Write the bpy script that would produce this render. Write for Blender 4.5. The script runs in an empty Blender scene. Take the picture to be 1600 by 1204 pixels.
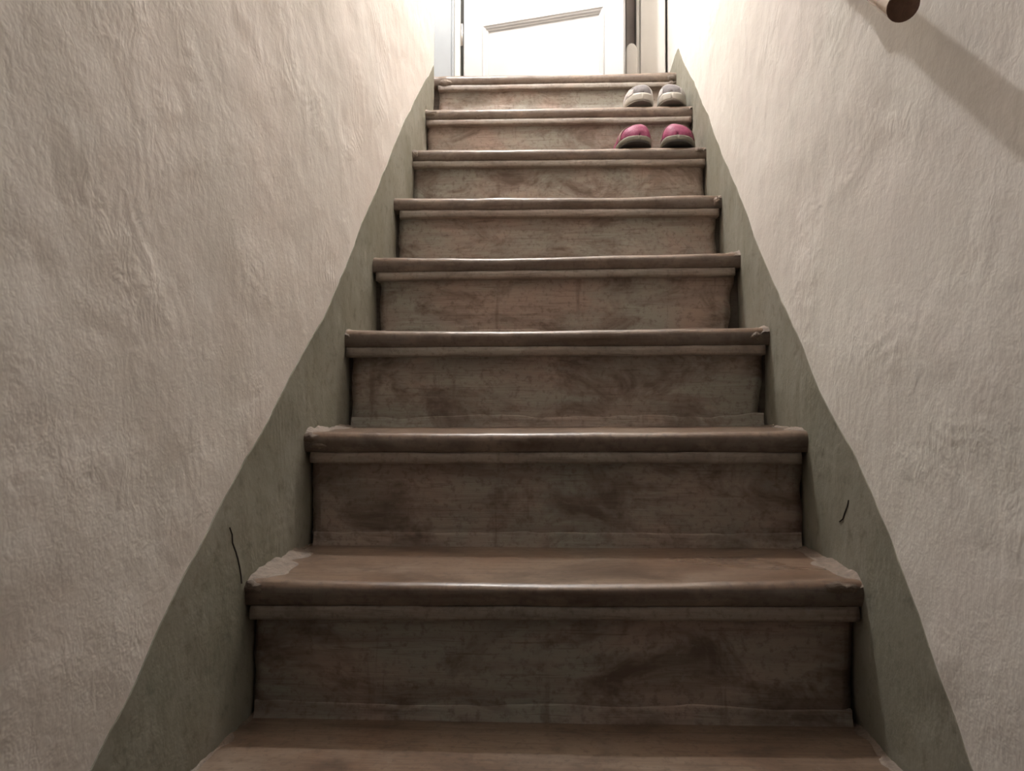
import bpy, bmesh, math, random
import numpy as np
from mathutils import Matrix, Vector

random.seed(7)
rng = np.random.RandomState(11)
scene = bpy.context.scene
COL = scene.collection

# ------------------------------------------------------------------ camera
YAW, PITCH, ROLL = 0.06659, 0.02426, 0.0014
CAM = (0.4713, 0.0, 0.2579)
FPX = 1190.0
cy, sy = math.cos(YAW), math.sin(YAW)
cp, sp = math.cos(PITCH), math.sin(PITCH)
fwd = Vector((-sy * cp, cy * cp, sp))
rt = Vector((cy, sy, 0))
up = rt.cross(fwd)
r2 = rt * math.cos(ROLL) + up * math.sin(ROLL)
u2 = -rt * math.sin(ROLL) + up * math.cos(ROLL)
cd = bpy.data.cameras.new('camera')
cam = bpy.data.objects.new('camera', cd)
COL.objects.link(cam)
m = Matrix((r2, u2, -fwd)).transposed().to_4x4()
m.translation = Vector(CAM)
cam.matrix_world = m
cd.sensor_width = 36.0
cd.lens = FPX / 1600.0 * 36.0
cd.clip_start = 0.02
scene.camera = cam

# ------------------------------------------------------------------ world, exposure
w = bpy.data.worlds.new('world')
scene.world = w
w.use_nodes = True
w.node_tree.nodes['Background'].inputs[0].default_value = (0.9, 0.92, 1.0, 1)
w.node_tree.nodes['Background'].inputs[1].default_value = 0.01
scene.view_settings.view_transform = 'Standard'
scene.view_settings.look = 'None'
scene.view_settings.gamma = 1.0
scene.view_settings.use_curve_mapping = False
scene.view_settings.exposure = 0.0
LAMP_POS = (0.14, 2.28, 2.84)
LAMP_STRENGTH = 3350.0
LAMP_COLOR = (1.0, 1.0, 1.0)

W = 0.9
RISE, GOING = 0.209, 0.238
FLOOR_Z = -RISE * 5


# ------------------------------------------------------------------ helpers
def link(o, parent=None):
    COL.objects.link(o)
    if parent is not None:
        o.parent = parent
    return o


def mesh_obj(name, verts, faces, mat, parent=None, smooth=False):
    me = bpy.data.meshes.new(name)
    me.from_pydata([tuple(map(float, v)) for v in verts], [], faces)
    me.update()
    if smooth:
        me.polygons.foreach_set('use_smooth', [True] * len(me.polygons))
    if mat is not None:
        me.materials.append(mat)
    return link(bpy.data.objects.new(name, me), parent)


def grid_faces(nu, nv, off=0, flip=False):
    fs = []
    for i in range(nu - 1):
        for j in range(nv - 1):
            a = off + i * nv + j
            q = (a, a + nv, a + nv + 1, a + 1)
            fs.append(q[::-1] if flip else q)
    return fs


def empty(name, loc=(0, 0, 0), parent=None):
    o = bpy.data.objects.new(name, None)
    o.empty_display_size = 0.05
    o.location = loc
    return link(o, parent)


def tag(o, label=None, cat=None, group=None, kind=None):
    if label: o['label'] = label
    if cat: o['category'] = cat
    if group: o['group'] = group
    if kind: o['kind'] = kind
    return o


class MB:
    def __init__(self):
        self.v, self.f = [], []

    def add(self, verts, faces):
        n = len(self.v)
        self.v += [tuple(p) for p in verts]
        self.f += [tuple(i + n for i in q) for q in faces]

    def box(self, x0, x1, y0, y1, z0, z1, b=0.0):
        if b <= 0:
            vs = [(x, y, z) for x in (x0, x1) for y in (y0, y1) for z in (z0, z1)]
            self.add(vs, [(0, 1, 3, 2), (4, 6, 7, 5), (0, 4, 5, 1), (2, 3, 7, 6), (0, 2, 6, 4), (1, 5, 7, 3)])
            return
        bm = bmesh.new()
        bmesh.ops.create_cube(bm, size=1)
        for q in bm.verts:
            q.co = Vector((x0 + (q.co.x + .5) * (x1 - x0), y0 + (q.co.y + .5) * (y1 - y0), z0 + (q.co.z + .5) * (z1 - z0)))
        bmesh.ops.bevel(bm, geom=list(bm.edges), offset=b, segments=2, profile=0.5, affect='EDGES')
        bm.verts.index_update()
        self.add([q.co[:] for q in bm.verts], [[x.index for x in f.verts] for f in bm.faces])
        bm.free()

    def tube(self, pts, r, n=10, cap=True):
        pts = [Vector(p) for p in pts]
        rs = r if isinstance(r, (list, tuple)) else [r] * len(pts)
        base = len(self.v)
        t0 = (pts[1] - pts[0]).normalized()
        ref = Vector((0, 0, 1)) if abs(t0.z) < 0.9 else Vector((1, 0, 0))
        nrm = (ref - t0 * ref.dot(t0)).normalized()
        for i, p in enumerate(pts):
            t = (pts[min(i + 1, len(pts) - 1)] - pts[max(i - 1, 0)]).normalized()
            nrm = (nrm - t * nrm.dot(t)).normalized()
            bn = t.cross(nrm)
            for k in range(n):
                a = 2 * math.pi * k / n
                self.v.append(tuple(p + (nrm * math.cos(a) + bn * math.sin(a)) * rs[i]))
        for i in range(len(pts) - 1):
            for k in range(n):
                a = base + i * n + k
                b = base + i * n + (k + 1) % n
                self.f.append((a, b, b + n, a + n))
        if cap:
            self.f.append(tuple(base + k for k in range(n))[::-1])
            self.f.append(tuple(base + (len(pts) - 1) * n + k for k in range(n)))

    def lathe(self, prof, c, axis='z', n=24):
        base = len(self.v)
        for (r, h) in prof:
            for k in range(n):
                a = 2 * math.pi * k / n
                if axis == 'z':
                    p = (c[0] + r * math.cos(a), c[1] + r * math.sin(a), c[2] + h)
                elif axis == 'x':
                    p = (c[0] + h, c[1] + r * math.cos(a), c[2] + r * math.sin(a))
                else:
                    p = (c[0] + r * math.sin(a), c[1] + h, c[2] + r * math.cos(a))
                self.v.append(p)
        for i in range(len(prof) - 1):
            for k in range(n):
                a = base + i * n + k
                b = base + i * n + (k + 1) % n
                self.f.append((a, b, b + n, a + n))

    def build(self, name, mat, parent=None, smooth=False):
        o = mesh_obj(name, self.v, self.f, mat, parent, smooth)
        bm = bmesh.new()
        bm.from_mesh(o.data)
        bmesh.ops.recalc_face_normals(bm, faces=bm.faces)
        bm.to_mesh(o.data)
        bm.free()
        return o


_LAT = rng.rand(256, 256)


def vnoise(x, y, seed=0):
    """smooth value noise in -1..1, numpy arrays"""
    x = np.asarray(x, float) + seed * 17.31
    y = np.asarray(y, float) + seed * 9.77
    xi, yi = np.floor(x).astype(int), np.floor(y).astype(int)
    fx, fy = x - xi, y - yi
    fx, fy = fx * fx * fx * (fx * (fx * 6 - 15) + 10), fy * fy * fy * (fy * (fy * 6 - 15) + 10)
    g = lambda a, b: _LAT[a % 256, b % 256]
    v = (g(xi, yi) * (1 - fx) + g(xi + 1, yi) * fx) * (1 - fy) + (g(xi, yi + 1) * (1 - fx) + g(xi + 1, yi + 1) * fx) * fy
    return v * 2 - 1


# ------------------------------------------------------------------ materials
class NT:
    def __init__(self, name):
        self.m = bpy.data.materials.new(name)
        self.m.use_nodes = True
        self.t = self.m.node_tree
        self.b = self.t.nodes['Principled BSDF']
        tc = self.t.nodes.new('ShaderNodeTexCoord')
        self.obj = tc.outputs['Object']

    def n(self, typ, **kw):
        nd = self.t.nodes.new(typ)
        for k, v in kw.items():
            setattr(nd, k, v)
        return nd

    def l(self, a, b):
        self.t.links.new(a, b)

    def mapping(self, scale=(1, 1, 1), rot=(0, 0, 0), loc=(0, 0, 0), src=None):
        mp = self.n('ShaderNodeMapping')
        mp.inputs['Scale'].default_value = scale
        mp.inputs['Rotation'].default_value = rot
        mp.inputs['Location'].default_value = loc
        self.l(src or self.obj, mp.inputs['Vector'])
        return mp.outputs[0]

    def noise(self, scale, detail=4, rough=0.55, dist=0.0, vec=None):
        nd = self.n('ShaderNodeTexNoise')
        nd.inputs['Scale'].default_value = scale
        nd.inputs['Detail'].default_value = detail
        nd.inputs['Roughness'].default_value = rough
        nd.inputs['Distortion'].default_value = dist
        self.l(vec or self.obj, nd.inputs['Vector'])
        return nd.outputs['Fac']

    def ramp(self, fac, stops):
        nd = self.n('ShaderNodeValToRGB')
        el = nd.color_ramp.elements
        while len(el) < len(stops):
            el.new(0.5)
        for e, (p, c) in zip(el, stops):
            e.position = p
            e.color = (c, c, c, 1) if isinstance(c, (int, float)) else (*c, 1)
        self.l(fac, nd.inputs[0])
        return nd.outputs[0]

    def mix(self, fac, a, b, mode='MIX'):
        nd = self.n('ShaderNodeMix', data_type='RGBA', blend_type=mode)
        for sock, val in ((nd.inputs[0], fac), (nd.inputs[6], a), (nd.inputs[7], b)):
            if hasattr(val, 'links'):
                self.l(val, sock)
            elif isinstance(val, (int, float)):
                sock.default_value = val
            else:
                sock.default_value = (*val, 1)
        return nd.outputs[2]

    def math(self, op, a, b=0.0, c=None):
        nd = self.n('ShaderNodeMath', operation=op)
        for i, val in enumerate((a, b, c)):
            if val is None:
                continue
            if hasattr(val, 'links'):
                self.l(val, nd.inputs[i])
            else:
                nd.inputs[i].default_value = val
        return nd.outputs[0]

    def bump(self, h, strength, dist=0.01, prev=None):
        nd = self.n('ShaderNodeBump')
        nd.inputs['Strength'].default_value = strength
        nd.inputs['Distance'].default_value = dist
        self.l(h, nd.inputs['Height'])
        if prev is not None:
            self.l(prev, nd.inputs['Normal'])
        return nd.outputs[0]

    def done(self, color=None, rough=None, normal=None, **kw):
        for key, val in (('Base Color', color), ('Roughness', rough), ('Normal', normal)):
            if val is None:
                continue
            s = self.b.inputs[key]
            if hasattr(val, 'links'):
                self.l(val, s)
            elif isinstance(val, (int, float)):
                s.default_value = val
            else:
                s.default_value = (*val, 1)
        for k, v in kw.items():
            self.b.inputs[k].default_value = v
        return self.m


def trowel_height(t, swirl=1.0, seed=0.0):
    """height field of hand-trowelled plaster: arcs, drags, grain and pits"""
    base = t.mapping(loc=(seed, seed * 1.7, seed * 0.6))
    wob = t.noise(4.0, 2, 0.5, 0, base)
    vo = t.n('ShaderNodeTexVoronoi')
    vo.inputs['Scale'].default_value = 2.3
    t.l(base, vo.inputs['Vector'])
    ph = t.math('ADD', t.math('MULTIPLY', vo.outputs['Distance'], 130.0), t.math('MULTIPLY', wob, 60.0))
    arcs = t.math('SINE', ph)
    mask = t.ramp(t.noise(5.2, 2, 0.6, 0.4, base), [(0.50, 0.0), (0.66, 1.0)])
    arcs = t.math('MULTIPLY', arcs, mask)
    drag = t.noise(17.0, 3, 0.68, 0.5, t.mapping((1, 1.35, 1), (0.9, 0, 0), src=base))
    drag = t.math('MULTIPLY', drag, t.math('ADD', mask, 0.30))
    grain = t.noise(80.0, 2, 0.72, 0.2, base)
    mid = t.noise(24.0, 3, 0.55, 0.3, base)
    pv = t.n('ShaderNodeTexVoronoi')
    pv.inputs['Scale'].default_value = 13.0
    t.l(base, pv.inputs['Vector'])
    pit = t.ramp(pv.outputs['Distance'], [(0.03, 0.0), (0.10, 1.0)])
    h = t.math('MULTIPLY', arcs, 0.055 * swirl)
    h = t.math('ADD', h, t.math('MULTIPLY', drag, 0.8))
    h = t.math('ADD', h, t.math('MULTIPLY', mid, 0.36))
    h = t.math('ADD', h, t.math('MULTIPLY', grain, 0.22))
    h = t.math('ADD', h, t.math('MULTIPLY', pit, 0.12))
    return h, mid


def plaster(name, c1, c2, seed, strength=0.6):
    t = NT(name)
    h, mid = trowel_height(t, 1.0, seed)
    big = t.noise(2.3, 4, 0.6, 0.3, t.mapping(loc=(seed, 0, seed)))
    col = t.mix(t.ramp(big, [(0.35, 0.0), (0.65, 1.0)]), c1, c2)
    col = t.mix(t.ramp(mid, [(0.25, 0.12), (0.55, 0.0)]), col, tuple(x * 0.75 for x in c1))
    return t.done(col, 0.82, t.bump(h, strength, 0.006), **{'Specular IOR Level': 0.25})


M = {}
M['wall_l'] = plaster('plaster_pinkish_white', (0.795, 0.72, 0.665), (0.765, 0.715, 0.665), 1.3)
M['wall_r'] = plaster('plaster_greyish_white', (0.785, 0.755, 0.695), (0.77, 0.715, 0.665), 4.1)
M['wall_plain'] = plaster('plaster_hall', (0.68, 0.65, 0.61), (0.65, 0.62, 0.59), 7.7, 0.3)


def skirt_mat():
    t = NT('olive_grey_band_paint')
    h, mid = trowel_height(t, 0.8, 2.6)
    big = t.noise(5.0, 5, 0.62, 0.5)
    col = t.mix(t.ramp(big, [(0.35, 0.0), (0.62, 1.0)]), (0.24, 0.23, 0.18), (0.305, 0.29, 0.24))
    col = t.mix(t.ramp(t.noise(38, 4, 0.6), [(0.30, 0.55), (0.46, 0.0)]), col, (0.15, 0.14, 0.11))
    return t.done(col, 0.78, t.bump(h, 0.6, 0.005), **{'Specular IOR Level': 0.25})


M['skirt'] = skirt_mat()


def step_mat(name, a, b, stain, pale, rough, grain=(1.5, 22, 22), bump=0.35, stain_amt=0.9, pale_amt=0.5, seed=0.0, front=None, drip=0.0):
    t = NT(name)
    g = t.noise(3.0, 4, 0.65, 0.4, t.mapping(grain, loc=(seed, seed, 0)))
    big = t.noise(2.9, 4, 0.6, 0.6, t.mapping((1, 1, 1.5), loc=(seed, 0, seed)))
    blot = t.noise(8.0, 4, 0.7, 0.7, t.mapping((0.8, 1, 1.3), loc=(3 + seed, 1, 5)))
    fine = t.noise(85.0, 3, 0.65)
    scr = t.noise(7.0, 3, 0.75, 0.2, t.mapping((1.0, 30, 30), loc=(2, seed, 7)))
    col = t.mix(t.ramp(big, [(0.40, 0.0), (0.58, 1.0)]), a, b)
    if front is not None:      # paint left on the nosing front, worn off the top by feet
        at = t.n('ShaderNodeAttribute', attribute_name='front')
        fr = t.math('ADD', at.outputs['Fac'], t.math('MULTIPLY', t.math('SUBTRACT', blot, 0.5), 0.9))
        col = t.mix(t.ramp(fr, [(0.35, 0.0), (0.65, 1.0)]), col, front)
    col = t.mix(t.math('MULTIPLY', t.ramp(blot, [(0.34, 1.0), (0.52, 0.0)]), stain_amt), col, stain)
    col = t.mix(t.math('MULTIPLY', t.ramp(g, [(0.34, 1.0), (0.54, 0.0)]), 0.6), col, tuple(0.58 * x for x in a))
    worn = t.ramp(t.noise(6.5, 4, 0.72, 0.4, t.mapping((0.8, 1, 1.5), loc=(1, 6 + seed, 2))), [(0.52, 0.0), (0.70, 0.8)])
    col = t.mix(worn, col, tuple(0.6 * x + 0.4 * y for x, y in zip(b, pale)))
    if drip:
        dn = t.noise(6.0, 4, 0.6, 0.3, t.mapping((4.5, 1, 0.55), loc=(seed, 3, 1)))
        col = t.mix(t.math('MULTIPLY', t.ramp(dn, [(0.62, 0.0), (0.72, 1.0)]), drip), col, stain)
    col = t.mix(t.math('MULTIPLY', t.ramp(scr, [(0.60, 0.0), (0.70, 1.0)]), pale_amt * 0.6), col, pale)
    col = t.mix(t.math('MULTIPLY', t.ramp(scr, [(0.30, 1.0), (0.42, 0.0)]), 0.6), col, stain)
    sp = t.math('MULTIPLY', t.ramp(t.noise(38.0, 3, 0.75, 0.3, t.mapping(loc=(8, 2 + seed, 4))), [(0.64, 0.0), (0.74, 1.0)]), pale_amt)
    col = t.mix(sp, col, pale)
    col = t.mix(t.ramp(fine, [(0.32, 0.5), (0.48, 0.0)]), col, stain)
    h = t.math('ADD', t.math('MULTIPLY', g, 0.8), t.math('ADD', t.math('MULTIPLY', blot, 0.8), t.math('MULTIPLY', fine, 0.25)))
    h = t.math('ADD', h, t.math('MULTIPLY', scr, 0.5))
    rg = t.math('ADD', t.math('MULTIPLY', big, 0.22), rough - 0.11)
    return t.done(col, rg, t.bump(h, bump, 0.003))


M['tread'] = step_mat('worn_brown_tread', (0.215, 0.140, 0.096), (0.245, 0.178, 0.130), (0.085, 0.058, 0.043), (0.32, 0.26, 0.21), 0.315, bump=0.13, stain_amt=0.8, pale_amt=0.3, front=(0.175, 0.138, 0.112))
M['riser'] = step_mat('grey_brown_riser', (0.45, 0.345, 0.29), (0.39, 0.375, 0.325), (0.15, 0.105, 0.08), (0.36, 0.32, 0.28), 0.58, grain=(1.2, 14, 14), bump=0.5, stain_amt=0.95, drip=0.55)
M['mould'] = step_mat('brown_grey_moulding', (0.32, 0.25, 0.205), (0.29, 0.255, 0.215), (0.13, 0.095, 0.075), (0.34, 0.30, 0.26), 0.5, bump=0.3, stain_amt=0.6)
M['core'] = step_mat('dark_joint', (0.14, 0.115, 0.095), (0.16, 0.14, 0.115), (0.08, 0.065, 0.05), (0.2, 0.18, 0.15), 0.8)
M['mortar'] = step_mat('crumbling_mortar', (0.215, 0.16, 0.12), (0.235, 0.19, 0.155), (0.12, 0.085, 0.063), (0.34, 0.29, 0.24), 0.7, grain=(20, 20, 20), bump=0.7, stain_amt=0.7, pale_amt=0.7)


def plain(name, c, rough=0.5, bump=0.0, bscale=60, metal=0.0, var=0.08):
    t = NT(name)
    nz = t.noise(bscale, 4, 0.6)
    col = t.mix(t.ramp(t.noise(bscale * 0.2, 3), [(0.35, 0.0), (0.65, 1.0)]), tuple(x * (1 - var) for x in c), tuple(min(1, x * (1 + var)) for x in c))
    return t.done(col, rough, t.bump(nz, bump, 0.002) if bump else None, Metallic=metal)


M['door'] = plain('white_door_paint', (0.48, 0.485, 0.485), 0.35, 0.08, 40, var=0.02)
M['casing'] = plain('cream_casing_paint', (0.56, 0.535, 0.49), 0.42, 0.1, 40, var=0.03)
M['casing_cool_shaded'] = plain('cool_casing_paint_shaded', (0.30, 0.318, 0.33), 0.42, 0.1, 40, var=0.03)  # cool paint, darkened so the left casing carries its dimmer light in the colour
M['bare'] = plain('door_stop_shade_brown', (0.22, 0.185, 0.165), 0.7, 0.2)  # brown-grey tone painting the shade beside the door onto the right stop
M['dark'] = plain('dark_gap', (0.06, 0.055, 0.05), 0.9)
M['floor'] = plain('cellar_tiles', (0.22, 0.17, 0.13), 0.6, 0.3, 20, var=0.2)
M['crack'] = plain('crack', (0.035, 0.03, 0.025), 0.95)
M['metal'] = plain('dull_steel', (0.45, 0.44, 0.42), 0.38, 0, metal=0.9)
M['brass'] = plain('aged_brass', (0.55, 0.42, 0.2), 0.35, 0, metal=0.9)


def rail_mat(name, c, r):
    t = NT(name)
    g = t.noise(6, 5, 0.6, 0.6, t.mapping((30, 3, 30)))
    col = t.mix(t.ramp(g, [(0.35, 0.0), (0.62, 1.0)]), tuple(x * 0.75 for x in c), c)
    return t.done(col, r, t.bump(g, 0.1, 0.001))


M['rail'] = rail_mat('varnished_wood', (0.52, 0.38, 0.26), 0.22)
M['rail_end'] = rail_mat('end_grain_wood', (0.17, 0.085, 0.052), 0.7)

# ------------------------------------------------------------------ measured stair geometry
# nosing corners on the left and on the right wall: (y, z)
LC = [(2.810, 1.494), (2.562, 1.270), (2.315, 1.048), (2.071, 0.832), (1.855, 0.622), (1.611, 0.417), (1.364, 0.207), (1.099, -0.003)]
RC = [(2.865, 1.508), (2.532, 1.250), (2.290, 1.030), (2.067, 0.823), (1.839, 0.623), (1.594, 0.418), (1.348, 0.213), (1.119, 0.007)]
for k in range(1, 5):
    LC.append((1.100 - GOING * k, -RISE * k))
    RC.append((1.115 - GOING * k, 0.004 - RISE * k))


def nose_line(y):
    return (np.asarray(y) - 1.115) * (RISE / GOING)


def ceil_z(y):
    return np.minimum(3.95, np.maximum(nose_line(y) + 2.75, FLOOR_Z + 2.45))


# paint band upper edges (y, z)
BL = [(-1.6, -0.93), (-0.11, -0.93), (0.743, -0.11), (0.85, -0.021), (0.922, 0.04), (0.998, 0.099), (1.099, 0.173), (1.223, 0.258), (1.47, 0.435), (1.671, 0.61), (1.903, 0.822), (2.166, 1.058), (2.513, 1.336), (2.715, 1.482), (2.80, 1.54)]
BR = [(-1.6, -0.93), (-0.08, -0.93), (0.838, -0.126), (0.883, -0.067), (0.949, 0.006), (1.036, 0.091), (1.167, 0.202), (1.291, 0.281), (1.373, 0.355), (1.465, 0.429), (1.67, 0.598), (1.875, 0.774), (2.056, 0.928), (2.258, 1.109), (2.494, 1.304), (2.832, 1.579), (2.87, 1.585), (3.14, 1.592)]


def relief(s, z, seed):
    d = 0.0042 * vnoise(s * 2.7, z * 2.7, seed) + 0.0022 * vnoise(s * 7.0, z * 7.0, seed + 1)
    d += 0.0009 * vnoise(s * 19, z * 19, seed + 2) + 0.0005 * vnoise(s * 43, z * 43, seed + 3)
    return d


def ygrid(y0, y1):
    a = list(np.arange(y0, 0.5, 0.05)) + list(np.arange(0.5, y1, 0.0095))
    return np.array(a + [y1])


def wall_path(side):
    """plan path as arrays x, y, nx, ny (normal into the stairwell)"""
    if side == 'left':
        ys = ygrid(0.05, 2.73)
        x = list(np.zeros(len(ys))); y = list(ys); nx = [1.0] * len(ys); ny = [0.0] * len(ys)
        for k in range(1, 9):
            a = math.pi / 2 * k / 8
            x.append(-0.03 + 0.03 * math.cos(a)); y.append(2.73 + 0.03 * math.sin(a)); nx.append(math.cos(a)); ny.append(math.sin(a))
        for xx in (-0.045, -0.06, -0.07):
            x.append(xx); y.append(2.76); nx.append(0); ny.append(1)
        for yy in (2.80, 2.9, 3.0, 3.12):
            x.append(-0.072); y.append(yy); nx.append(1); ny.append(0)
        return map(np.array, (x, y, nx, ny))
    ys = ygrid(0.05, 3.14)
    o = np.ones(len(ys))
    return W * o, ys, -o, 0 * o


def build_wall(side, name, mat, seed):
    x, y, nx, ny = wall_path(side)
    t = np.linspace(0, 1, 270)
    zb = np.maximum(nose_line(np.minimum(y, 2.83)) - 0.42, FLOOR_Z - 0.02)
    zt = ceil_z(y) + 0.03
    Z = zb[:, None] + (zt - zb)[:, None] * t[None, :]
    S = np.cumsum(np.r_[0, np.hypot(np.diff(x), np.diff(y))])[:, None] + 0 * Z
    d = relief(S, Z, seed)
    fade = np.clip((3.1 - y) / 0.25, 0.15, 1)[:, None]
    X = x[:, None] + nx[:, None] * d * fade
    Y = y[:, None] + ny[:, None] * d * fade
    v = np.stack([X, Y, Z], -1).reshape(-1, 3)
    o = mesh_obj(name, v, grid_faces(len(x), len(t), flip=(side == 'left')), mat, None, True)
    return o


def build_band(side, name, seed, pts):
    x, y, nx, ny = (np.array(q) for q in wall_path(side))
    ymax = 2.757 if side == 'left' else 3.09
    S = np.cumsum(np.r_[0, np.hypot(np.diff(x), np.diff(y))])
    keep = (y <= ymax + 1e-6) & ((nx != 0) | (side == 'right'))
    if side == 'left':
        keep &= (np.arange(len(y)) < len(y) - 5)
    x, y, nx, ny, S = x[keep], y[keep], nx[keep], ny[keep], S[keep]
    pts = np.array(pts)
    zt = np.interp(y, pts[:, 0], pts[:, 1])
    zt += 0.0035 * vnoise(S * 9, 0 * S, seed) + 0.0018 * vnoise(S * 31, 0 * S, seed + 5)
    q = np.r_[0.0, 0.0008, np.linspace(0.004, 0.50, 62)]
    Z = zt[:, None] - q[None, :]
    d = relief(S[:, None] + 0 * Z, Z, seed)
    fade = np.clip((3.1 - y) / 0.25, 0.15, 1)[:, None]
    off = np.full(Z.shape, 0.0008)
    off[:, 0] = -0.0015
    X = x[:, None] + nx[:, None] * (d * fade + off)
    Y = y[:, None] + ny[:, None] * (d * fade + off)
    v = np.stack([X, Y, Z], -1).reshape(-1, 3)
    return mesh_obj(name, v, grid_faces(len(x), len(q), flip=(side != 'left')), M['skirt'], None, True)


SEED_L, SEED_R = 3, 21
tag(build_wall('left', 'wall_left', M['wall_l'], SEED_L), 'rough pinkish white plaster wall left of the stairs', kind='structure')
tag(build_wall('right', 'wall_right', M['wall_r'], SEED_R), 'rough greyish white plaster wall right of the stairs', kind='structure')
band_l = tag(build_band('left', 'trim_1', SEED_L, BL), 'olive grey painted band along the steps on the left wall', kind='structure')
band_r = tag(build_band('right', 'trim_2', SEED_R, BR), 'olive grey painted band along the steps on the right wall', kind='structure')

# ceiling, floor, end walls
mb = MB()
cy_ = [0.05, 0.4, 0.9, 1.4, 1.9, 2.3, 2.6, 2.85, 3.4]
prof = [(y, float(ceil_z(y))) for y in cy_]
vs = []
for y, z in prof:
    vs += [(-0.25, y, z), (1.1, y, z), (-0.25, y, z + 0.1), (1.1, y, z + 0.1)]
fs = []
for i in range(len(prof) - 1):
    a = 4 * i
    fs += [(a, a + 1, a + 5, a + 4), (a + 2, a + 6, a + 7, a + 3)]
mb.add(vs, fs)
tag(mb.build('ceiling', M['wall_plain']), 'white plaster ceiling following the slope of the stairs', kind='structure')
mb = MB(); mb.box(-0.3, 1.2, -2.6, 0.25, FLOOR_Z - 0.08, FLOOR_Z)
tag(mb.build('floor', M['floor']), 'brown floor at the foot of the stairs', kind='structure')
DOOR_Y = 3.10
mb = MB(); mb.box(-0.25, 1.1, DOOR_Y + 0.03, DOOR_Y + 0.14, 3.60, 4.05)
tag(mb.build('wall_end', M['wall_plain']), 'white plaster wall above the door at the top', kind='structure')
mb = MB(); mb.box(-0.6, 1.6, 4.4, 4.5, 1.4, 4.0)
tag(mb.build('wall_hall', M['wall_plain']), 'plaster wall of the dark room behind the door', kind='structure')
mb = MB(); mb.box(-0.6, 1.6, 3.32, 4.4, 1.36, 1.495)
tag(mb.build('floor_landing', M['floor']), 'floor of the dark room behind the door', kind='structure')

# ------------------------------------------------------------------ staircase
stairs = empty('staircase', (0, 0, 0))
tag(stairs, 'worn brown grey staircase with rounded nosings climbing between plaster walls', 'staircase')

NOSE = [(0.0150, 0.0), (0.0110, -0.0009), (0.0075, -0.0026), (0.0045, -0.0052), (0.0022, -0.0088), (0.0007, -0.0130), (0.0, -0.0180), (0.0003, -0.0230),
        (0.0010, -0.0275), (0.0022, -0.0320), (0.0038, -0.0355), (0.0056, -0.0378)]
MOULD = [(0.040, -0.0372), (0.0060, -0.0375), (0.0050, -0.0388), (0.0038, -0.0408), (0.0026, -0.0435), (0.0019, -0.0475), (0.0019, -0.0530), (0.0024, -0.0562), (0.0045, -0.0578), (0.0400, -0.0583)]


def frame_at(k, u):
    """front nosing line of step k at u in 0..1 across: (y, z)"""
    (yl, zl), (yr, zr) = LC[k], RC[k]
    return yl + (yr - yl) * u, zl + (zr - zl) * u


def sweep(name, mat, parent, k, prof, xs, ydev=None, zdev=None, closed_ends=True, seed=0, rough=0.0):
    v = []
    npf = len(prof)
    P = np.array(prof)
    for x in xs:
        u = x / W
        y, z = frame_at(k, u)
        dy = ydev(x) if ydev else np.zeros(npf)
        dz = zdev(x) if zdev else np.zeros(npf)
        for j in range(npf):
            ry = rough * float(vnoise(x * 45 + k * 13, P[j, 1] * 120 + j * 0.7, seed))
            rz = rough * 0.6 * float(vnoise(x * 38 + k * 7, P[j, 0] * 90 + j * 0.9, seed + 4))
            v.append((x, y + P[j, 0] + dy[j] + ry, z + P[j, 1] + dz[j] + rz))
    f = grid_faces(len(xs), npf, flip=False)
    if closed_ends:
        f.append(tuple(range(npf)))
        f.append(tuple((len(xs) - 1) * npf + j for j in range(npf))[::-1])
    return mesh_obj(name, v, f, mat, parent, True)


def recalc(o):
    bm = bmesh.new(); bm.from_mesh(o.data)
    bmesh.ops.recalc_face_normals(bm, faces=bm.faces)
    bm.to_mesh(o.data); bm.free()


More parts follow.
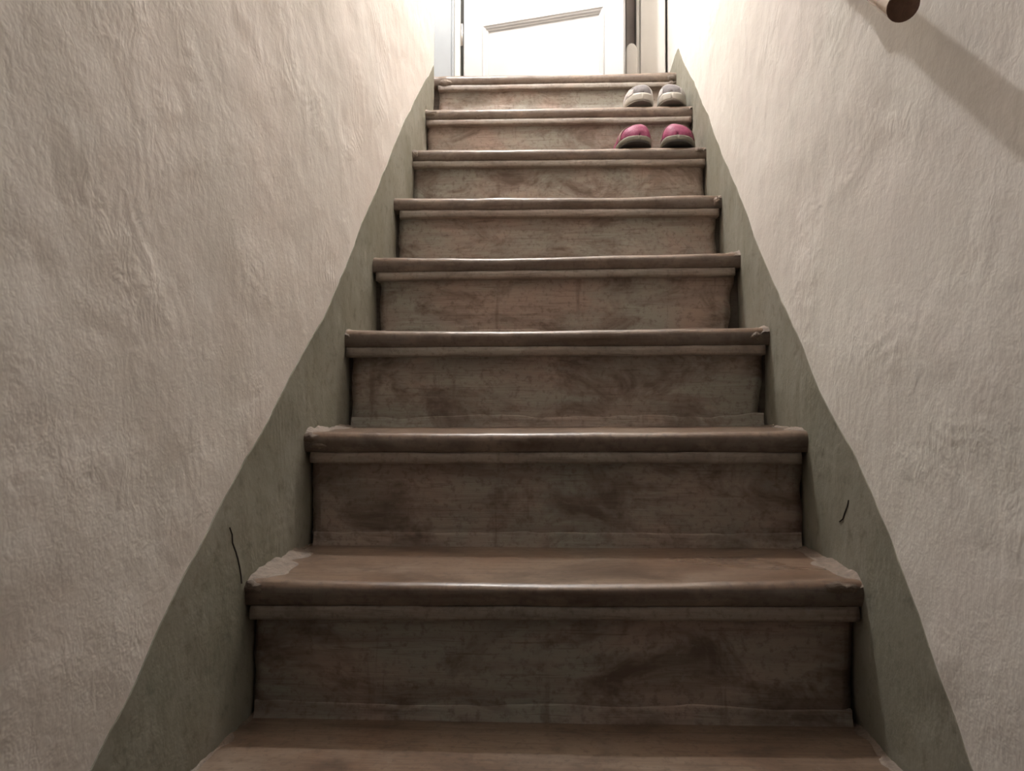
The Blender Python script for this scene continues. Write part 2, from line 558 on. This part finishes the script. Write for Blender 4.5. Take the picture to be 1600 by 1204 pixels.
SAG = [0.003, 0.002, 0.004, 0.004, 0.006, 0.004, 0.004, 0.006, 0.006, 0.006, 0.006, 0.006]
for k in range(len(LC)):
    depth = 0.305 if k > 0 else 0.62
    x0 = -0.012 if k > 0 else -0.09
    x1 = W + 0.012
    near = k >= 4
    xs = np.linspace(x0, x1, 110 if near else 80)
    # tread slab: top sampled in depth so that the wear hollows it
    top = [(depth, 0.0), (0.20, 0.0), (0.12, 0.0), (0.07, 0.0), (0.035, 0.0), (0.020, 0.0)]
    profile = top + NOSE + [(0.035, -0.0390), (depth, -0.0390)]
    P = np.array(profile)
    wt = np.where(P[:, 1] > -0.02, np.interp(P[:, 0], [0, 0.03, 0.2, 0.32], [1.0, 0.95, 0.35, 0.0]), 0.0) * np.clip(1 + P[:, 1] / 0.02, 0, 1)
    fr = (P[:, 0] < 0.03).astype(float)

    def zdev(x, k=k, wt=wt):
        u = np.clip(x / W, 0, 1)
        wear = (4 * u * (1 - u)) ** 1.5
        lump = 0.0016 * float(vnoise(x * 7 + k * 5.3, k * 3.1, 41)) + 0.0004 * float(vnoise(x * 21 + k * 3.7, k * 1.7, 43))
        return wt * (-SAG[k] * wear + lump)

    def ydev(x, k=k, fr=fr):
        u = np.clip(x / W, 0, 1)
        e = max(0.0, 1 - min(u, 1 - u) / 0.035)          # chipped, rounded ends
        return fr * (0.0022 * float(vnoise(x * 6 + k * 2.9, 1.3 * k, 47)) + 0.006 * e * (0.5 + 0.5 * float(vnoise(k * 3.3, x * 60, 49))) + 0.0012 * max(0.0, float(vnoise(x * 40 + k * 9, k * 1.9, 48))))

    step = sweep('step', M['tread'], stairs, k, profile, xs, ydev, zdev, True, 51, 0.0003)
    recalc(step)
    fa = step.data.attributes.new('front', 'FLOAT', 'POINT')
    fa.data.foreach_set('value', np.tile(np.clip((-P[:, 1] - 0.004) / 0.012, 0, 1) * (P[:, 0] < 0.03), len(xs)).astype(np.float32))
    # moulding strip under the nosing
    ml = 0.004 + 0.012 * rng.rand()
    mr = W - (0.004 + 0.012 * rng.rand())
    if k == 4: mr = W - 0.018
    if k == 3: ml = 0.02
    if k <= 2: ml, mr = 0.003, W - 0.003
    mo = sweep('nosing_moulding', M['mould'], step, k, MOULD, np.linspace(ml, mr, 70), None,
               lambda x, k=k: np.full(len(MOULD), 0.0010 * float(vnoise(x * 12 + k * 7.1, k * 2.0, 61))) * np.array([0, 0, .3, .6, 1, 1, 1, 1, 1, 0]), True, 63, 0.0007)
    recalc(mo)
    # core behind the riser (the dark joint beside the riser's ragged ends)
    below = k + 1
    rise_l = (LC[k][1] - LC[below][1]) if below < len(LC) else LC[k][1] - FLOOR_Z
    rise_r = (RC[k][1] - RC[below][1]) if below < len(RC) else RC[k][1] - FLOOR_Z
    vsx = []
    for x in (-0.012 if k else -0.09, W + 0.012):
        u = x / W
        y, z = frame_at(k, u)
        rs = rise_l + (rise_r - rise_l) * u
        vsx += [(x, y + 0.044, z - 0.0395), (x, y + 0.20, z - 0.0395), (x, y + 0.20, z - rs - 0.012), (x, y + 0.044, z - rs - 0.012)]
    co = mesh_obj('joint', vsx, [(0, 1, 2, 3), (7, 6, 5, 4), (0, 3, 7, 4), (1, 5, 6, 2), (0, 4, 5, 1), (3, 2, 6, 7)], M['core'], step)
    recalc(co)
    # riser panel with ragged ends
    nx_, nz_ = 96, 22
    v = []
    lw, rw = (0.002, 0.002) if k <= 2 else (0.010, 0.012)
    if k == 5: lw, rw = 0.010, 0.010
    if k == 4: lw, rw = 0.012, 0.016
    if k == 3: lw, rw = 0.012, 0.012
    if k >= 6: lw, rw = 0.006, 0.007
    for i in range(nx_):
        a = i / (nx_ - 1)
        for j in range(nz_):
            b = j / (nz_ - 1)
            eL = lw + 0.004 * float(vnoise(b * 5 + k * 11, 3.0, 71)) + (0.002 * float(vnoise(b * 23, k * 3.0, 72)))
            eR = rw + 0.004 * float(vnoise(b * 4 + k * 7, 8.0, 73)) + (0.012 * b if k in (4, 5) else 0)
            x = eL + (W - eR - eL) * a
            u = x / W
            y, z = frame_at(k, u)
            rs = rise_l + (rise_r - rise_l) * u
            yy = y + 0.024 + 0.0016 * float(vnoise(x * 8 + k * 5, b * 3, 75)) + 0.0007 * float(vnoise(x * 30 + k * 5, b * 9, 76))
            edge = min(a, 1 - a) * (nx_ - 1)
            if edge < 0.5: yy += 0.014
            elif edge < 1.5: yy += 0.0025
            v.append((x, yy, z - 0.048 - (rs - 0.048 + 0.012) * b))
    ri = mesh_obj('riser', v, grid_faces(nx_, nz_, flip=True), M['riser'], step, True)
    recalc(ri)
    # uneven cement skirt where the riser meets the tread below
    if below < len(LC):
        v = []
        PR = [(0.0290, 0.0262), (0.0228, 0.0262), (0.0215, 0.024), (0.0206, 0.016), (0.0190, 0.008), (0.0150, -0.006)]
        nx2 = 90
        for i in range(nx2):
            x = 0.012 + (W - 0.024) * i / (nx2 - 1)
            u = x / W
            y, z = frame_at(k, u)
            rs = rise_l + (rise_r - rise_l) * u
            hsc = 0.85 + 0.16 * float(vnoise(x * 9 + k * 4.4, k * 2.2, 81)) + 0.07 * float(vnoise(x * 33 + k * 4.4, k * 2.2, 82))
            for (py, pz) in PR:
                v.append((x, y + py + 0.0018 * float(vnoise(x * 26 + k, pz * 200, 83)), z - rs + pz * (hsc if pz > 0 else 1)))
        bf = mesh_obj('cement_fillet', v, grid_faces(nx2, len(PR)), M['riser'], step, True)
        recalc(bf)
    # mortar smeared into the corners between tread and wall
    for side in (0, 1):
        amt = {6: (1.0, 0.8), 7: (1.1, 1.0), 4: (0.8, 1.0), 5: (0.7, 1.0)}.get(k, (0.65, 0.75))[side]
        if k == 0 and side == 0:
            continue
        v = []
        ny_, nw = 26, 9
        for i in range(ny_):
            s = i / (ny_ - 1)
            dy = 0.002 + 0.275 * s
            taper = min(1.0, 0.55 + s * 3) * (1 - 0.35 * s)
            for j in range(nw):
                c = j / (nw - 1)
                wdt = amt * 0.042 * taper * (1 + 0.45 * float(vnoise(s * 9 + k * 5, side * 7.0, 91)))
                hgt = amt * 0.011 * taper * (1 + 0.45 * float(vnoise(s * 8 + k * 3, side * 5.0, 92)))
                dx = wdt * (1 - c) ** 1.1
                dz = hgt * c ** 1.8 + 0.0010
                if j == 0: dz = -0.003
                dz += 0.0018 * float(vnoise(s * 40 + k, c * 6 + side * 3, 93)) * (1 if 0 < j < nw - 1 else 0)
                x = (dx - 0.007) if side == 0 else (W - dx + 0.007)
                u = min(max(x / W, 0), 1)
                y, z = frame_at(k, u)
                drop = 0.0
                if i == 0: drop = -0.012; 
                if i == 1: drop = -0.003
                sag = 0.0
                v.append((x, y + dy, z + dz + drop * (1 if j < nw - 1 else 0.6)))
        mt = mesh_obj('mortar_fillet', v, grid_faces(ny_, nw), M['mortar'], step, True)
        recalc(mt)

# dabs of mortar stuck on the nosing ends
STEPS = [o for o in stairs.children]
for (k, x, dz, sx, sz) in ((0, 0.030, -0.026, 0.020, 0.013), (0, 0.872, -0.022, 0.017, 0.013), (0, 0.880, -0.045, 0.013, 0.009), (1, 0.022, -0.015, 0.022, 0.010),
                           (2, 0.012, -0.016, 0.012, 0.012), (2, 0.878, -0.014, 0.012, 0.009), (5, 0.868, -0.020, 0.013, 0.010), (3, 0.885, -0.020, 0.010, 0.012),
                           (6, 0.010, -0.012, 0.016, 0.010), (6, 0.030, -0.026, 0.014, 0.007), (7, 0.014, -0.010, 0.016, 0.009), (7, 0.868, -0.010, 0.024, 0.008)):
    y, z = frame_at(k, x / W)
    v, f = [], []
    nr, na = 5, 18
    for i in range(nr):
        r = i / (nr - 1)
        for q in range(na):
            an = 2 * math.pi * q / na
            wob = 1 + 0.35 * float(vnoise(2.2 * math.cos(an) + k * 5 + x * 30, 2.2 * math.sin(an) + dz * 90, 95))
            yy = y - 0.0030 * (1 - r ** 2) + 0.0030 * r ** 4 + 0.0008 * float(vnoise(q * 1.3, i * 2.1 + k, 96))
            v.append((x + sx * r * wob * math.cos(an), yy, z + dz + sz * r * wob * math.sin(an)))
    for i in range(nr - 1):
        for q in range(na):
            f.append((i * na + q, i * na + (q + 1) % na, (i + 1) * na + (q + 1) % na, (i + 1) * na + q))
    so_ = [o for o in STEPS if abs(o.data.vertices[0].co.z - (frame_at(k, 0)[1])) < 0.05][0]
    recalc(mesh_obj('mortar_dab', v, f, M['mortar'], so_, True))

# ------------------------------------------------------------------ cracks and scratches in the painted band
def crack(parent, side, pts, wdt):
    """pts in (y, z) on the wall; a tapered open fissure"""
    seed = SEED_L if side == 'left' else SEED_R
    v, f = [], []
    n = len(pts)
    for i, (y, z) in enumerate(pts):
        s = y - 0.05
        d = float(relief(np.array(s), np.array(z), seed))
        ww = wdt * (0.35 + math.sin(math.pi * (i + 0.4) / n))
        a, b = pts[max(i - 1, 0)], pts[min(i + 1, n - 1)]
        ty, tz = b[0] - a[0], b[1] - a[1]
        L = math.hypot(ty, tz) or 1
        py, pz = -tz / L, ty / L
        for q in (-1, 0, 1):
            off = 0.0024 if q == 0 else 0.0006
            x = (d + off) if side == 'left' else (W - d - off)
            v.append((x, y + py * ww * q, z + pz * ww * q))
    for i in range(n - 1):
        a = i * 3
        f += [(a, a + 3, a + 4, a + 1), (a + 1, a + 4, a + 5, a + 2)]
    return mesh_obj('crack', v, f, M['crack'], parent, True)


# ------------------------------------------------------------------ door and frame at the top
LAND = 1.503
DT = 3.52          # top of door leaf
frame = empty('trim_3', (0.42, DOOR_Y, LAND))
tag(frame, 'white painted door frame at the top of the stairs', kind='structure')


def child_box(name, mat, parent, x0, x1, y0, y1, z0, z1, b=0.003):
    mb = MB()
    p = parent.location
    mb.box(x0 - p[0], x1 - p[0], y0 - p[1], y1 - p[1], z0 - p[2], z1 - p[2], b)
    o = mb.build(name, mat, parent)
    return o


child_box('casing', M['casing_cool_shaded'], frame, -0.085, 0.012, DOOR_Y, DOOR_Y + 0.05, LAND, DT + 0.12, 0.004)
child_box('casing', M['casing_cool_shaded'], frame, 0.012, 0.022, DOOR_Y - 0.006, DOOR_Y + 0.05, LAND, DT + 0.03, 0.004)
child_box('door_stop', M['casing'], frame, 0.022, 0.048, DOOR_Y + 0.006, DOOR_Y + 0.10, LAND, DT + 0.03, 0.003)
child_box('casing', M['casing'], frame, 0.787, 0.889, DOOR_Y, DOOR_Y + 0.05, LAND, DT + 0.12, 0.004)
child_box('casing', M['casing'], frame, 0.772, 0.787, DOOR_Y + 0.012, DOOR_Y + 0.10, LAND, DT + 0.03, 0.003)
child_box('casing', M['casing'], frame, 0.012, 0.787, DOOR_Y, DOOR_Y + 0.05, DT + 0.03, DT + 0.12, 0.004)
child_box('door_stop', M['bare'], frame, 0.735, 0.772, DOOR_Y + 0.062, DOOR_Y + 0.10, LAND, DT + 0.03, 0.003)  # stop coloured dark so the slot behind the door edge looks shaded
# rounded white plinth block at the foot of the right jamb
mb = MB()
pts = []
px0, px1, pzt = 0.722, 0.768, 1.694
for a in np.linspace(0, math.pi, 15):
    pts.append((0.5 * (px0 + px1) + 0.5 * (px1 - px0) * math.cos(a), pzt - 0.035 + 0.035 * math.sin(a)))
pts += [(px0, LAND), (px1, LAND)]
n = len(pts)
vs = [(x - 0.42, 3.02 - DOOR_Y, z - LAND) for x, z in pts] + [(x - 0.42, 3.16 - DOOR_Y, z - LAND) for x, z in pts]
mb.add(vs, [tuple(range(n)), tuple(range(n, 2 * n))[::-1]] + [(i, i + n, (i + 1) % n + n, (i + 1) % n) for i in range(n)])
pb = mb.build('plinth_block', M['casing'], frame)
bv = pb.modifiers.new('bevel', 'BEVEL'); bv.width = 0.004; bv.segments = 2; bv.limit_method = 'ANGLE'

# door leaf: hinge on the left, standing ajar towards the stairs
TH = math.radians(14.4)
DW, DTK = 0.664, 0.042
door = empty('door_1', (0.063, 3.090, LAND + 0.012))
door.rotation_euler = (0, 0, -TH)
tag(door, 'white panelled door standing ajar at the top of the stairs', kind='structure')
DH = DT - LAND - 0.02
S0, S1 = 0.082, 0.588          # inner edges of the stiles
RB = [(0.0, 0.014), (0.292, 0.40), (1.10, 1.20), (DH - 0.11, DH)]


def dbox(name, x0, x1, z0, z1, y0=0.0, y1=DTK, b=0.0025, parent=None, mat=None):
    mb = MB(); mb.box(x0, x1, y0, y1, z0, z1, b)
    return mb.build(name, mat or M['door'], parent or door)


dbox('stile', 0.0, S0, 0.0, DH)
dbox('stile', S1, DW, 0.0, DH)
for z0, z1 in RB:
    dbox('rail', S0, S1, z0, z1)
PM = [(0.0, 0.0), (0.004, -0.003), (0.008, 0.001), (0.013, 0.003), (0.017, 0.009), (0.021, 0.010), (0.024, 0.0155)]
for i in range(3):
    z0, z1 = RB[i][1], RB[i + 1][0]
    pn = dbox('panel', S0 - 0.004, S1 + 0.004, z0 - 0.004, z1 + 0.004, 0.0155, 0.030, 0.001)
    mb = MB()
    vs = []
    for (q, dpt) in PM:
        vs += [(S0 + q, dpt, z0 + q), (S1 - q, dpt, z0 + q), (S1 - q, dpt, z1 - q), (S0 + q, dpt, z1 - q)]
    fs = []
    for a in range(len(PM) - 1):
        for c in range(4):
            p0, p1 = a * 4 + c, a * 4 + (c + 1) % 4
            fs.append((p0, p1, p1 + 4, p0 + 4))
    mb.add(vs, fs)
    mb.build('panel_moulding', M['door'], pn)
for hz in (0.22, 1.75):
    mb = MB(); mb.tube([(-0.006, -0.004, hz), (-0.006, -0.004, hz + 0.09)], 0.006, 10)
    mb.build('hinge', M['metal'], door, True)
mb = MB(); mb.box(DW - 0.058, DW - 0.022, -0.004, 0.0, 0.90, 1.08, 0.001)
hp = mb.build('handle_plate', M['brass'], door)
mb = MB(); mb.tube([(DW - 0.04, 0, 1.02), (DW - 0.04, -0.045, 1.02), (DW - 0.055, -0.052, 1.02), (DW - 0.15, -0.052, 1.018)], 0.008, 10)
mb.build('handle', M['brass'], hp, True)

# ------------------------------------------------------------------ handrail on the right wall
rail = empty('handrail', (0.838, 0.838, 0.688))
tag(rail, 'round varnished wooden handrail ending high on the right wall', 'handrail')
RD = Vector((0, GOING, RISE)).normalized()
RR = 0.0172
LEN = 2.55
mb = MB()
pts = [RD * (LEN * i / 14) for i in range(15)]
mb.tube(pts, RR, 28, cap=False)
mb.build('rail', M['rail'], rail, True)
# slightly domed end caps with the end grain
for s, base in ((-1, Vector((0, 0, 0))), (1, RD * LEN)):
    t = RD * s
    nrm = Vector((1, 0, 0)); bn = t.cross(nrm)
    vs, fs = [], []
    rings = [(RR, 0.0), (RR * 0.97, 0.0012), (RR * 0.88, 0.002), (RR * 0.5, 0.0024)]
    for (r, h) in rings:
        for q in range(28):
            a = 2 * math.pi * q / 28
            vs.append(base + t * h + (nrm * math.cos(a) + bn * math.sin(a)) * r)
    vs.append(base + t * 0.0025)
    for i in range(len(rings) - 1):
        for q in range(28):
            fs.append((i * 28 + q, i * 28 + (q + 1) % 28, (i + 1) * 28 + (q + 1) % 28, (i + 1) * 28 + q))
    for q in range(28):
        fs.append(((len(rings) - 1) * 28 + q, (len(rings) - 1) * 28 + (q + 1) % 28, len(vs) - 1))
    mb = MB(); mb.add(vs, fs)
    mb.build('end_cap', M['rail_end'], rail, True)
for d in (0.34, 1.35, 2.40):
    c = RD * d
    mb = MB()
    dn = Vector((0, RD.z, -RD.y))          # perpendicular to the rail, downwards
    p0 = c + dn * (RR - 0.001)
    p1 = p0 + dn * 0.022 + Vector((0.008, 0, 0))
    p2 = p0 + dn * 0.032 + Vector((0.030, 0, 0))
    p3 = p0 + dn * 0.032 + Vector((0.060, 0, 0))
    mb.tube([p0, p0.lerp(p1, 0.6), p1, p2, p3], 0.005, 10)
    br = mb.build('bracket', M['metal'], rail, True)
    mb = MB(); mb.lathe([(0.0, -0.005), (0.018, -0.004), (0.020, 0.0), (0.020, 0.006), (0.0, 0.006)], p3, 'x', 18)
    mb.build('wall_plate', M['metal'], br, True)

# ------------------------------------------------------------------ shoes
T_ = [0.0, 0.012, 0.04, 0.09, 0.16, 0.25, 0.34, 0.45, 0.58, 0.72, 0.85, 0.94, 0.985, 1.0]
LAT = [0.002, 0.015, 0.028, 0.0395, 0.0475, 0.051, 0.050, 0.045, 0.039, 0.036, 0.034, 0.027, 0.015, 0.002]
MED = [0.002, 0.016, 0.028, 0.0365, 0.0415, 0.0430, 0.0415, 0.036, 0.031, 0.030, 0.031, 0.026, 0.015, 0.002]


def shoe_maker(L, side, spring, sole_t, hts, peak, mats, name, laces, rand):
    """toe tip at the origin pointing to -y; side=+1: medial edge towards +x"""
    root = empty(name)
    ts = np.r_[np.linspace(0, 0.10, 9)[:-1], np.linspace(0.10, 0.9, 27), np.linspace(0.9, 1.0, 7)[1:]]
    la, me_ = np.interp(ts, T_, LAT), np.interp(ts, T_, MED)
    zb = spring * np.clip(1 - ts / 0.30, 0, 1) ** 1.7 + 0.004 * np.clip((ts - 0.9) / 0.1, 0, 1) ** 2
    st = np.interp(ts, [0, 0.05, 0.3, 0.6, 1], [sole_t[0] * 0.9, sole_t[0], sole_t[1], sole_t[1], sole_t[2]])
    nT = len(ts)

    def loft(sections, closed=True):
        n = len(sections[0])
        v = [p for s in sections for p in s]
        f = []
        for i in range(len(sections) - 1):
            for j in range(n if closed else n - 1):
                a, b = i * n + j, i * n + (j + 1) % n
                f.append((a, b, b + n, a + n))
        if closed:
            f.append(tuple(range(n))); f.append(tuple((len(sections) - 1) * n + j for j in range(n))[::-1])
        return v, f

    def sec_sole(i, z0, z1, grow):
        y = ts[i] * L
        a, b = (la[i] + grow), (me_[i] + grow)
        xs = [-a * 0.93, -a, -a * 1.01, -a * 0.97, b * 0.97, b * 1.01, b, b * 0.93]
        zs = [z0, z0 + (z1 - z0) * 0.2, z0 + (z1 - z0) * 0.75, z1, z1, z0 + (z1 - z0) * 0.75, z0 + (z1 - z0) * 0.2, z0]
        return [(side * x, y, z) for x, z in zip(xs, zs)]

    v, f = loft([sec_sole(i, zb[i] + 0.005, zb[i] + st[i], 0.002) for i in range(nT)])
    mb = MB(); mb.add(v, f); mb.build('midsole', mats['sole'], root, True)
    v, f = loft([sec_sole(i, zb[i], zb[i] + 0.0055, -0.0005) for i in range(nT)])
    mb = MB(); mb.add(v, f); mb.build('outsole', mats['out'], root, True)
    # upper: arched sections, open at the ankle
    h = np.interp(ts, hts[0], hts[1])
    nA = 25
    aa = np.linspace(0, 1, nA)
    V, F = [], []
    for i in range(nT):
        y = ts[i] * L
        op = np.clip((ts[i] - 0.42) / 0.12, 0, 1) 
        for a in aa:
            ph = math.pi * a
            cx = math.cos(ph)
            ex = 0.85 - 0.25 * op
            xx = math.copysign(abs(cx) ** ex, cx)
            halfw = la[i] if xx > 0 else me_[i]
            x = -xx * halfw * (0.985 - 0.06 * op * math.sin(ph))
            sk = 1 + peak * (-xx) * 0.5 * math.sin(ph)
            z = zb[i] + st[i] - 0.002 + h[i] * math.sin(ph) ** (0.85 - 0.3 * op) * sk
            V.append((side * x, y, z))
    for i in range(nT - 1):
        for j in range(nA - 1):
            tm = 0.5 * (ts[i] + ts[i + 1])
            am = 0.5 * (aa[j] + aa[j + 1])
            if 0.47 < tm < 0.95 and abs(am - 0.5) < 0.20 * min(1, (tm - 0.40) / 0.14):
                continue
            q = i * nA + j
            F.append((q, q + 1, q + nA + 1, q + nA))
    mb = MB(); mb.add(V, F)
    uo = mb.build('upper', mats['upper'], root, True)
    so = uo.modifiers.new('solid', 'SOLIDIFY'); so.thickness = 0.003; so.offset = -1
    # toe overlay: band of other material hugging the toe, and rim stripe over the vamp
    def patch(nm, mat, t0, t1, a0f, lift):
        V2, F2 = [], []
        tt = np.linspace(t0, t1, 14)
        al = np.linspace(0, 1, 21)
        for t in tt:
            i0 = np.interp(t, ts, np.arange(nT))
            a0, a1 = a0f(t)
            for a in al:
                ai = (a0 + (a1 - a0) * a) * (nA - 1)
                ia, ja = int(min(i0, nT - 2)), int(min(ai, nA - 2))
                fi, fj = i0 - ia, ai - ja
                g = lambda p, q: np.array(V[p * nA + q])
                P = (g(ia, ja) * (1 - fj) + g(ia, ja + 1) * fj) * (1 - fi) + (g(ia + 1, ja) * (1 - fj) + g(ia + 1, ja + 1) * fj) * fi
                c = np.array((0, P[1] + 0.02, 0.012))
                d = (P - c); d /= np.linalg.norm(d)
                V2.append(P + d * lift)
        for i in range(len(tt) - 1):
            for j in range(len(al) - 1):
                q = i * len(al) + j
                F2.append((q, q + 1, q + len(al) + 1, q + len(al)))
        mb = MB(); mb.add(V2, F2)
        o = mb.build(nm, mat, root, True)
        s2 = o.modifiers.new('solid', 'SOLIDIFY'); s2.thickness = 0.0022; s2.offset = 0
        return o

    if rand == 'band':       # pale overlay ribbon across the toe box, running down both flanks
        patch('toe_overlay', mats['trim'], 0.125, 0.20, lambda t: (0.02, 0.98), 0.0018)
        patch('side_overlay', mats['trim'], 0.05, 0.30, lambda t: (0.0, 0.16), 0.0016)
        patch('side_overlay', mats['trim'], 0.05, 0.30, lambda t: (0.84, 1.0), 0.0016)
    else:
        patch('toe_overlay', mats['trim'], 0.15, 0.20, lambda t: (0.0, 1.0), 0.0014)
    # insole, tongue, laces
    V3 = []
    n3 = 0
    ii = [i for i in range(nT) if 0.1 < ts[i] < 0.97]
    for i in ii:
        V3 += [(-side * la[i] * 0.86, ts[i] * L, zb[i] + st[i] + 0.002), (side * me_[i] * 0.86, ts[i] * L, zb[i] + st[i] + 0.002)]
    mb = MB(); mb.add(V3, [(2 * i, 2 * i + 1, 2 * i + 3, 2 * i + 2) for i in range(len(ii) - 1)])
    mb.build('insole', mats['lining'], root)
    V4 = []
    for t, hh, ww in ((0.36, 0.97, 0.014), (0.42, 0.99, 0.017), (0.48, 1.0, 0.019), (0.54, 1.03, 0.019), (0.59, 1.08, 0.015)):
        zz = np.interp(t, ts, zb + st) + np.interp(t, ts, h) * hh
        for q in (-1, -0.5, 0, 0.5, 1):
            V4.append((q * ww, t * L, zz - 0.006 * q * q))
    mb = MB(); mb.add(V4, grid_faces(5, 5))
    tg = mb.build('tongue', mats['lining'], root, True)
    s4 = tg.modifiers.new('solid', 'SOLIDIFY'); s4.thickness = 0.005
    if laces:
        for q, t in enumerate((0.31, 0.36, 0.41, 0.46)):
            zz = np.interp(t, ts, zb + st) + np.interp(t, ts, h) * 1.04
            mb = MB()
            mb.tube([(-0.021, t * L, zz - 0.008), (-0.011, (t + 0.008) * L, zz + 0.002), (0, (t + 0.014) * L, zz + 0.0035), (0.011, (t + 0.02) * L, zz + 0.002), (0.021, (t + 0.028) * L, zz - 0.008)], 0.0022, 8)
            mb.build('lace', mats['trim'], root, True)
    return root


def glitter():
    t = NT('pink_glitter_fabric')
    n1 = t.noise(420, 2, 0.5)
    col = t.mix(t.ramp(t.noise(30, 3), [(0.35, 0.0), (0.65, 1.0)]), (0.21, 0.020, 0.072), (0.28, 0.042, 0.115))
    col = t.mix(t.ramp(n1, [(0.66, 0.0), (0.72, 0.7)]), col, (0.6, 0.35, 0.45))
    return t.done(col, 0.5, t.bump(n1, 0.4, 0.001))


white_m = dict(sole=plain('white_rubber', (0.47, 0.44, 0.385), 0.5, 0.1), out=plain('grey_tread_rubber', (0.17, 0.15, 0.125), 0.8, 0.3),
               upper=plain('grey_mesh_fabric', (0.20, 0.185, 0.185), 0.85, 0.5, 400), trim=plain('white_leather', (0.55, 0.52, 0.50), 0.5, 0.1),
               lining=plain('grey_lining', (0.3, 0.29, 0.3), 0.9))
pink_m = dict(sole=plain('grey_beige_rubber', (0.20, 0.185, 0.145), 0.65, 0.2), out=plain('dark_tread_rubber', (0.05, 0.045, 0.04), 0.8, 0.3),
              upper=glitter(), trim=plain('dusty_pink_trim', (0.30, 0.19, 0.175), 0.7, 0.2, 200), lining=plain('dark_pink_lining', (0.25, 0.07, 0.12), 0.9))
HW = ([0, 0.012, 0.05, 0.10, 0.18, 0.27, 0.36, 0.46, 0.55, 0.75, 0.93, 1.0], [0.005, 0.015, 0.031, 0.041, 0.049, 0.052, 0.058, 0.068, 0.070, 0.062, 0.070, 0.045])
HP = ([0, 0.012, 0.05, 0.10, 0.18, 0.27, 0.36, 0.46, 0.55, 0.75, 0.93, 1.0], [0.006, 0.016, 0.033, 0.044, 0.052, 0.055, 0.060, 0.068, 0.066, 0.058, 0.066, 0.045])


def place_shoe(o, k, x, over, rz, label, group):
    y, z = frame_at(k, x / W)
    o.location = (x, y - over, z - SAG[k] * 0.45 + 0.0012)
    o.rotation_euler = (0, 0, rz)
    tag(o, label, 'shoe', group)


s = shoe_maker(0.235, 1, 0.013, (0.031, 0.025, 0.028), HW, 0.25, white_m, 'sneaker', True, 'band')
place_shoe(s, 1, 0.738, 0.003, math.radians(7), 'white and grey sneaker on the second step, the left one of its pair', 'white and grey sneakers on the second step from the door')
s = shoe_maker(0.235, -1, 0.013, (0.031, 0.025, 0.028), HW, 0.25, white_m, 'sneaker', True, 'band')
place_shoe(s, 1, 0.833, 0.003, math.radians(-3), 'white and grey sneaker beside the right wall, the right one of its pair', 'white and grey sneakers on the second step from the door')
s = shoe_maker(0.235, 1, 0.012, (0.019, 0.018, 0.024), HP, 0.30, pink_m, 'shoe', False, 'plain')
s.scale = (1.1, 1.04, 1.1)
place_shoe(s, 2, 0.702, 0.005, math.radians(9), 'pink glittery shoe on the third step, the left one of its pair', 'pink shoes on the third step from the door')
s = shoe_maker(0.235, -1, 0.012, (0.019, 0.018, 0.024), HP, 0.30, pink_m, 'shoe', False, 'plain')
s.scale = (1.1, 1.04, 1.1)
place_shoe(s, 2, 0.815, 0.005, math.radians(-3), 'pink glittery shoe beside the right wall, the right one of its pair', 'pink shoes on the third step from the door')

# ------------------------------------------------------------------ cracks (measured on the walls)
crack(band_l, 'left', [(1.052, 0.083), (1.060, 0.072), (1.062, 0.060), (1.072, 0.046), (1.078, 0.034), (1.082, 0.022), (1.086, 0.008), (1.088, -0.004)], 0.0017)
crack(band_r, 'right', [(1.166, 0.116), (1.172, 0.106), (1.183, 0.094), (1.190, 0.085), (1.206, 0.078)], 0.0013)

# ------------------------------------------------------------------ wall lamp near the top of the stairs
lamp = empty('wall_lamp', LAMP_POS)
tag(lamp, 'wall lamp with a bare round bulb above the top steps', 'lamp')
em = bpy.data.materials.new('bulb_glow')
em.use_nodes = True
b = em.node_tree.nodes['Principled BSDF']
b.inputs['Base Color'].default_value = (0.9, 0.9, 0.85, 1)
b.inputs['Emission Color'].default_value = (*LAMP_COLOR, 1)
b.inputs['Emission Strength'].default_value = LAMP_STRENGTH
mb = MB()
R = 0.030
prof = [(max(0.0005, R * math.sin(math.pi * i / 16)), -R * math.cos(math.pi * i / 16)) for i in range(15)] + [(0.016, 0.038), (0.014, 0.062)]
mb.lathe(prof, (0, 0, 0), 'z', 24)
mb.build('bulb', em, lamp, True)
mb = MB(); mb.lathe([(0.0, 0.10), (0.012, 0.10), (0.019, 0.092), (0.019, 0.058), (0.0, 0.058)], (0, 0, 0), 'z', 20)
mb.build('socket', M['metal'], lamp, True)
mb = MB(); mb.tube([(0, 0, 0.098), (0, 0, 0.115), (-0.02, 0, 0.13), (-LAMP_POS[0] + 0.002, 0, 0.13)], 0.006, 10)
mb.build('arm', M['metal'], lamp, True)
mb = MB(); mb.lathe([(0.0, 0.012), (0.035, 0.010), (0.04, 0.0), (0.04, -0.006), (0.0, -0.006)], (-LAMP_POS[0] + 0.006, 0, 0.13), 'x', 20)
mb.build('wall_plate', M['metal'], lamp, True)
